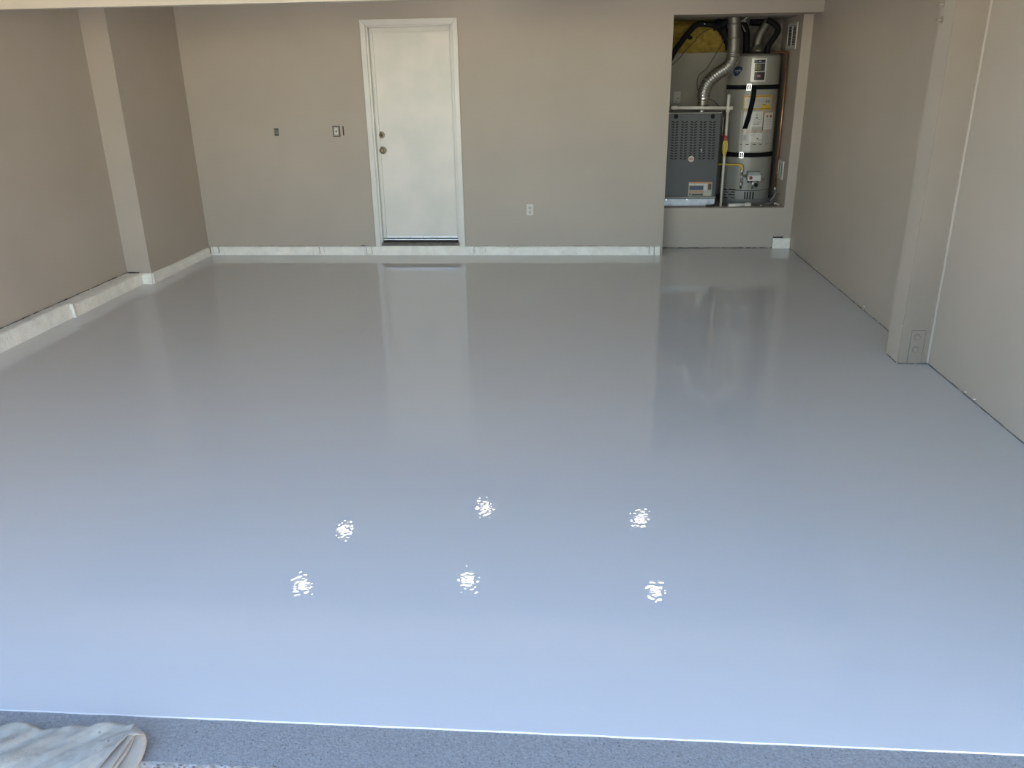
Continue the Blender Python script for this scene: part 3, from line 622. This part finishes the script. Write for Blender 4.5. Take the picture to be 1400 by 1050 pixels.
for x, y, s in ((1003, 30.4, .020), (1009.4, 29.8, .018), (1017, 27.6, .022), (1021, 23.6, .020)):
    p = PY(x, y, 8.62); bm = bmesh.new(); bmesh.ops.create_icosphere(bm, subdivisions=2, radius=s, matrix=Matrix.Translation(p) @ Matrix.Rotation(.5, 4, 'Y') @ Matrix.Diagonal((1.3, .7, .7, 1)))
    for v in bm.verts: v.co += Vector((noise.noise(v.co * 60), noise.noise(v.co * 60 + Vector((5, 0, 0))), noise.noise(v.co * 60 + Vector((9, 0, 0))))) * .006
    link('foil_tape', bm, mat('foil', (.62, .55, .50), .4, .5), bw, smooth=True)
tube_o('branch_stem', [PY(1002, 30, 8.62), PY(1010, 29.6, 8.61), PY(1017, 27.4, 8.61), PY(1022, 22.4, 8.61)], .012, METALG, bw)
tube_o('loose_strap', [PY(1014.6, 34, 8.62), PY(1016.8, 39, 8.60), PY(1019, 43.4, 8.60)], .006, METALG, bw)
# thin wires
for pts, Y_, lab in (([(983, 37), (970, 40), (960, 45), (954, 50), (951, 55)], 8.72, 'thin dark wire drooping in front of the yellow insulation'),
                     ([(951, 55), (945, 61), (938, 68), (930, 78), (922, 86), (915, 91), (905, 98)], 8.72, 'thin dark wire slanting down to the closet wall edge'),
                     ([(992, 50), (985, 64), (978, 75), (972, 85), (966, 94), (955, 104), (953, 118), (956, 128)], 8.70, 'thin dark wire hanging behind the flue duct'),
                     ([(968, 135.5), (974, 137), (979, 141), (984, 145.5)], 8.66, 'short dark wire between duct and white pipe')):
    tag(tube_o('wire', [PY(x, y, Y_) for x, y in pts], .0035, SMOKE, n=5, seg=6), lab, 'wire')
# fibreglass batt
bm = bmesh.new(); gx, gz = 34, 20; grid = []
x0 = .862; zb0, zt0 = 1.852, ZH
for j in range(gz + 1):
    row = []
    for i in range(gx + 1):
        u, w = i / gx, j / gz
        xr = 1.50 - .10 * max(0, w - .35) ** 1.2 + .012 * noise.noise(Vector((0, w * 7, 2)))
        x = x0 + (xr - x0) * u; z = zb0 + (zt0 - zb0) * w + (.006 * noise.noise(Vector((u * 12, 0, 4))) if j == 0 else 0)
        edge = min(1, min(u, 1 - u) * 9, min(w, 1 - w) * 7) ; edge = max(0, edge)
        y = 8.965 - .02 - edge * .05 - .022 * noise.noise(Vector((x * 9, z * 16, 0))) - .010 * noise.noise(Vector((x * 30, z * 40, 3)))
        row.append(bm.verts.new((x, y, z)))
    grid.append(row)
for j in range(gz):
    for i in range(gx): bm.faces.new((grid[j][i], grid[j][i + 1], grid[j + 1][i + 1], grid[j + 1][i]))
bd_ = grid[0] + [r[-1] for r in grid[1:]] + list(reversed(grid[-1][:-1])) + [r[0] for r in reversed(grid[1:-1])]
bk = [bm.verts.new((v.co.x, 8.969, v.co.z)) for v in bd_]
for i in range(len(bd_)): bm.faces.new((bd_[i], bk[i], bk[(i + 1) % len(bk)], bd_[(i + 1) % len(bd_)]))
bm.faces.new(bk)
tag(link('insulation_batt', bm, INSUL, smooth=True), 'yellow fibreglass insulation batt at the top of the closet', 'insulation')
# outlet plate on the closet board
sp = thing('closet_outlet', 'white cover plate with print on the board behind the furnace', 'cover plate', PY(926, 132, 8.97))
rect('cover_plate', 921.0, 125.0, 930.4, 140.2, 8.97, mat('plate_dim', (.50, .485, .45), .5), sp, .008, 0, .002)
rect('print', 925.6, 133.8, 928.2, 134.6, 8.962, SLOT, sp, .001, 0); rect('print', 921.8, 128.4, 923, 129.4, 8.962, INKG, sp, .001, 0); rect('print', 922.5, 137.6, 927, 139.0, 8.962, INKG, sp, .001, 0)
# white condensate pipe
YP = 8.385
pv = thing('condensate_pipe', 'white plastic drain pipe with a tee crossing above the furnace', 'pipe', PY(985, 281, YP))
vx = PY(991, 205, YP).x; zt_ = PY(998.6, 129, YP).z; zh = PY(965, 147.2, YP).z
tube_o('riser', [(vx, YP, FZ), (vx, YP, zh - .02)], .0125, PVC, pv, n=0, seg=14)
tube_o('vent_stub', [(vx, YP, zh), (vx, YP, zt_)], .0145, PVC, pv, n=0, seg=14)
hx = PY(920.5, 146.5, YP).x
tube_o('cross_pipe', [(hx, YP, zh + .004), (vx + .03, YP, zh - .006)], .0155, PVC, pv, n=0, seg=14)
tube_o('tee', [(vx - .022, YP, zh - .004), (vx + .040, YP, zh - .006)], .0195, PVC, pv, n=0, seg=14)
tube_o('tee_socket', [(vx, YP, zh - .045), (vx, YP, zh + .03)], .0175, PVC, pv, n=0, seg=14)
lathe_o('tee_cap', (vx + .040, YP, zh - .006), (1, 0, 0), [(0, .0195), (.007, .014), (.009, .004)], PVC, pv, 14)
tube_o('elbow', [(hx - .014, YP + .05, zh + .004), (hx - .004, YP + .006, zh + .004), (hx + .04, YP, zh + .004)], .0185, PVC, pv, n=4, seg=14)
tag(tube_o('thin_tube', [Vector((vx - .030, YP + .03, PY(992, 160, YP).z)), Vector((vx - .032, YP + .03, PY(991, 185, YP).z))], .004, mat('tube_grey', (.30, .29, .24), .5), n=0), 'thin grey tube beside the white drain pipe', 'tube')
# wiring on the pipe
yc_ = thing('cable_coil', 'coil of yellow wire with a red connector tied to the drain pipe', 'cable', (vx, YP - .02, .80))
c = PY(992.2, 189.2, YP - .04)
box('red_connector', (c.x - .016, c.x + .016, YP - .046, YP - .016, c.z - .024, c.z + .024), RED, yc_, .006)
for k, (dx, zz) in enumerate(((-.015, 212), (-.006, 214.5), (.005, 216), (.013, 213))):
    b_ = PY(993, zz, YP - .03); tube_o('wire_loop', [Vector((c.x - .010 + k * .004, YP - .032, c.z - .02)), Vector((c.x + dx - .008, YP - .036 - .003 * k, (c.z + b_.z) / 2)), Vector((c.x + dx * .6, YP - .038, b_.z)), Vector((c.x + dx + .012, YP - .032, (c.z + b_.z) / 2)), Vector((c.x + .010 + k * .002, YP - .030, c.z - .02))], .0030, YELW, yc_, n=6, seg=6)
tube_o('red_lead', [Vector((c.x, YP - .03, c.z + .02)), Vector((c.x - .015, YP - .03, c.z + .03)), Vector((FXR + .012, YP - .02, c.z + .026))], .004, RED, yc_)
# loose pvc elbow lying on the sill
le = thing('loose_pvc_elbow', 'short white plastic pipe with a cap lying on the closet sill', 'pipe', (1.63, 8.38, FZ))
A_, B_ = Vector((1.524, 8.335, FZ + .017)), Vector((1.735, 8.375, FZ + .019))
tube_o('pipe', [A_, B_], .0165, PVC, le, n=0, seg=16); d_ = (B_ - A_).normalized()
tube_o('end_cap', [B_ - d_ * .045, B_ - d_ * .035, B_ + d_ * .012, B_ + d_ * .020], lambda s, i: (.0175, .0205, .0205, .012)[i], PVC, le, n=0, seg=16)
tag(tube_o('drain_hose', [Vector((1.43, 8.44, FZ + .05)), Vector((1.425, 8.40, FZ + .025)), Vector((1.38, 8.37, FZ + .010)), Vector((1.31, 8.36, FZ + .010))], .010, SMOKE), 'dark hose end lying on the sill in front of the furnace', 'hose')
# copper pipe on the right closet wall
cp = thing('copper_pipe', 'thin copper pipe running down the closet side wall', 'pipe', PX(1062, 258, 2.045))
t_, b_ = PX(1077.5, 73, 2.045), PX(1061.0, 257, 2.045)
tube_o('pipe', [Vector((2.045, t_.y, t_.z)), Vector((2.045, t_.y, b_.z))], .0095, COPPER, cp, n=0)
tube_o('top_run', [Vector((2.045, t_.y, t_.z)), Vector((2.03, t_.y + .05, t_.z + .012)), Vector((1.93, t_.y + .12, t_.z + .015))], .0095, COPPER, cp)
lathe_o('pipe_end', Vector((2.045, t_.y, b_.z)), (0, 0, -1), [(0, .013), (.022, .013), (.024, .006)], METALG, cp, 12)
tube_o('stub_line', [Vector((2.045, t_.y, b_.z - .02)), Vector((2.05, 8.60, b_.z - .05)), Vector((2.055, 8.50, b_.z - .04))], .005, METALG, cp)
tag(tube_o('loose_tube', [Vector((1.97, 8.48, FZ + .04)), Vector((2.02, 8.53, FZ + .10)), Vector((2.03, 8.60, FZ + .08)), Vector((2.00, 8.51, FZ + .025)), Vector((1.93, 8.47, FZ + .012))], .006, mat('tube_grey', (.30, .29, .24), .5)), 'curled grey tube in the corner by the drip pan', 'tube')
chips('rubble', [], None, CURB)
for i, (x, y) in enumerate(((1060, 279), (1064, 280.5), (1040, 281.6))):
    p = PZ(x, y, FZ); bm = bmesh.new(); bmesh.ops.create_icosphere(bm, subdivisions=2, radius=.016 - .003 * i, matrix=Matrix.Translation((min(p.x, 2.04), p.y, FZ + .008)) @ Matrix.Diagonal((1.4, 1, .7, 1)))
    for v in bm.verts: v.co += Vector((1, 1, 1)) * .006 * noise.noise(v.co * 70)
    tag(link('plaster_crumb', bm, mat('crumb', (.44, .39, .35), .9)), 'crumb of plaster on the closet sill below the lower vent', 'debris', 'plaster crumbs on the closet sill')
# two wall vents on the closet side wall
def vent(y0, y1, z0, z1, rows, label):
    v_ = thing('wall_vent', label, 'vent', (2.065, (y0 + y1) / 2, z0))
    x = 2.065; bt = .030
    box('backing', (x - .003, x, y0 + .01, y1 - .01, z0 + .01, z1 - .01), SLOT, v_)
    for d in ((y0, y0 + bt, z0, z1), (y1 - bt, y1, z0, z1), (y0 + bt, y1 - bt, z0, z0 + bt), (y0 + bt, y1 - bt, z1 - bt, z1), ((y0 + y1) / 2 - .012, (y0 + y1) / 2 + .012, z0 + bt, z1 - bt)):
        box('frame_bar', (x - .010, x, *d), VENT, v_, .002)
    for c0, c1 in ((y0 + bt, (y0 + y1) / 2 - .012), ((y0 + y1) / 2 + .012, y1 - bt)):
        for r in range(rows):
            z = z0 + bt + (z1 - z0 - 2 * bt) * (r + .5) / rows; h = (z1 - z0 - 2 * bt) / rows
            bm = bmesh.new(); prism(bm, [Vector((x - .002, c0, z - h * .15)), Vector((x - .009, c0, z - h * .42)), Vector((x - .009, c0, z - h * .22)), Vector((x - .002, c0, z + h * .1))], Vector((0, c1 - c0, 0))); link('slat', bm, VENT, v_)
    return v_
vent(8.467, 8.83, 1.862, 2.096, 12, 'upper white louvred vent on the closet side wall')
vent(8.467, 8.68, .650, .830, 8, 'lower white louvred vent on the closet side wall')

# ------------------------------------------------------------------ ceiling lights (seen as six reflections in the floor)
for x, y in ((472, 725), (663, 694), (876, 709), (413, 800), (640, 792), (896, 808)):
    p = PZ(x, y, -ZC + .02); X_, Y_ = p.x, p.y
    cl = thing('ceiling_light', 'round flush ceiling light mirrored as a white glint in the floor', 'light', (X_, Y_, ZC), 'six round ceiling lights mirrored in the floor')
    lathe_o('trim_ring', (X_, Y_, ZC), (0, 0, -1), [(0, .086), (.012, .084), (.014, .069)], TRIM, cl)
    lathe_o('lens', (X_, Y_, ZC), (0, 0, -1), [(.010, .068), (.016, .066), (.018, .03)], LENS, cl)

# ------------------------------------------------------------------ canvas drop cloth
cz = -.004
dc = thing('drop_cloth', 'folded beige canvas drop cloth on the concrete strip', 'drop cloth', (-1.5, 1.6, cz))
def g(x, y, z=.02): return PZ(x, y, z)
top_px = [(-420, 966), (-250, 974), (-120, 984), (-40, 988), (0, 991), (10, 993.5), (16, 990), (23, 987.5), (34, 987.6), (46, 990), (56, 995), (64, 997.5), (76, 995), (92, 993), (108, 991.5), (126, 993), (142, 991.2), (156, 990.6), (168, 992.6), (176, 994.4), (184, 993.2)]
top_w = [g(x, y, .012) for x, y in top_px]
# right-hand hem of the top layer, continued below the frame
hemA = [g(184, 993.2, .03), g(176, 1002, .04), g(166.6, 1012.4, .042), (g(150, 1030, .042)), g(133.6, 1047, .042)]
hem_dir = (hemA[4] - hemA[2]); hemA += [hemA[4] + hem_dir * 1.6, hemA[4] + hem_dir * 3.4]
def samp(pl, t):
    """point at fraction t of a polyline"""
    L = [0]
    for a_, b_ in zip(pl, pl[1:]): L.append(L[-1] + (b_ - a_).length)
    s = t * L[-1]
    for i in range(len(pl) - 1):
        if s <= L[i + 1] or i == len(pl) - 2:
            k = (s - L[i]) / max(1e-9, L[i + 1] - L[i]); return pl[i].lerp(pl[i + 1], min(1, max(0, k)))
hem_s = smooth_path(hemA, 6); top_s = smooth_path(top_w, 5)
NU, NV = 150, 90; rows = []
bm = bmesh.new()
end_pt = hem_s[-1]
left_end = Vector((top_s[0].x - .05, end_pt.y + .02, .02))
for i in range(NU + 1):
    u = 1 - (1 - i / NU) ** 1.6; T = samp(top_s, u); Bp = left_end.lerp(end_pt, u); row = []
    for j in range(NV + 1):
        t = (j / NV) ** 1.5
        straight = T.lerp(Bp, t); 
        hp = samp(hem_s, t); lin = samp([top_s[-1], end_pt], t)
        p = straight + (hp - lin) * (u ** 6)
        x, y = p.x, p.y
        dist = (Vector((x, y, 0)) - Vector((T.x, T.y, 0))).length
        e = min(1, dist / .030); e = math.sin(e * math.pi / 2)
        # diagonal folds running down and to the left
        c_, s_ = math.cos(.72), math.sin(.72); a_ = x * c_ - y * s_; b_ = x * s_ + y * c_
        fold = abs(noise.noise(Vector((a_ * 11, b_ * 2.6, 1.0)))) * .026 + noise.noise(Vector((a_ * 26, b_ * 8, 5))) * .008 + noise.noise(Vector((a_ * 55, b_ * 16, 7))) * .0035 + noise.noise(Vector((x * 60, y * 60, 9))) * .0015
        z = cz + .003 + e * (.027 + fold) + .012 * (u ** 8) * min(1, dist / .02)
        row.append(bm.verts.new((x, y, z)))
    rows.append(row)
for i in range(NU):
    for j in range(NV): bm.faces.new((rows[i][j], rows[i + 1][j], rows[i + 1][j + 1], rows[i][j + 1]))
o = link('top_layer', bm, CANVAS, dc, smooth=True); md = o.modifiers.new('thick', 'SOLIDIFY'); md.thickness = .0022; md.offset = 1
hem_edge = [r for r in rows[NU]]; hem_co = [v for v in o.data.vertices[-(NV + 1):]]
tube_o('hem', [v.co + Vector((0, 0, .0015)) for v in list(hem_co)[2::3]], .0026, CANVASD, dc, n=2, seg=6)
# inner folded layers showing beyond the hem
def layer(name, edge_px, zs, depth_in, material, th=.003):
    e_ = smooth_path([g(x, y, z) for (x, y), z in zip(edge_px, zs)], 6)
    bm = bmesh.new(); prev = None
    for k, p in enumerate(e_):
        r = []
        for q in range(7):
            t = q / 6; r.append(bm.verts.new((p.x - depth_in * t, p.y + .25 * depth_in * t * 0, max(cz + .002, p.z - .004 * t + .004 * math.sin(t * 3)))))
        if prev:
            for q in range(6): bm.faces.new((prev[q], prev[q + 1], r[q + 1], r[q]))
        prev = r
    o = link(name, bm, material, dc, smooth=True); md = o.modifiers.new('thick', 'SOLIDIFY'); md.thickness = th
    return o
layer('inner_fold', [(186, 1004), (180, 1010), (169, 1026), (156, 1044), (140, 1066), (110, 1100)], [.034, .031, .030, .030, .028, .026], .07, CANVASD)
layer('inner_fold', [(188, 1004), (184, 1011), (176.5, 1026), (164, 1044), (147, 1066), (118, 1100)], [.024, .019, .018, .017, .015, .014], .07, CANVASD)
layer('inner_fold', [(190, 1003), (187, 1011), (181, 1026), (169.6, 1044), (154, 1066), (126, 1100)], [.014, .008, .007, .006, .005, .004], .07, CANVASD)
layer('outer_fold', [(186, 995), (194, 999), (199.4, 1006), (200.6, 1016), (197, 1031), (189, 1047), (176, 1066), (148, 1100)], [.034, .030, .022, .014, .009, .006, .004, .002], .09, CANVAS, .0035)
# crest of the fold joining the top layer to the outer layer
bm = bmesh.new(); prev = None
for (xa, ya, za), (xb, yb2, zb2) in (((176, 994.6, .020), (172, 1006, .044)), ((181, 993.6, .026), (180, 1003, .046)), ((185, 993.6, .030), (185.6, 1003.4, .046)), ((190, 995.4, .028), (190.6, 1004.2, .043)), ((195, 999, .024), (195, 1003.8, .037)), ((198.6, 1003.4, .020), (197.6, 1005.2, .028)), ((200.4, 1009, .014), (199.4, 1009.4, .018))):
    p0, p1 = g(xa, ya, za), g(xb, yb2, zb2); mid = p0.lerp(p1, .5) + Vector((0, 0, .006))
    r = [bm.verts.new(Vector((p0.x, p0.y, cz))), bm.verts.new(p0), bm.verts.new(mid), bm.verts.new(p1)]
    if prev:
        for q in range(3): bm.faces.new((prev[q], r[q], r[q + 1], prev[q + 1]))
    prev = r
o = link('fold_crest', bm, CANVAS, dc, smooth=True); md = o.modifiers.new('sub', 'SUBSURF'); md.levels = 2; md.render_levels = 2; md = o.modifiers.new('thick', 'SOLIDIFY'); md.thickness = .0025
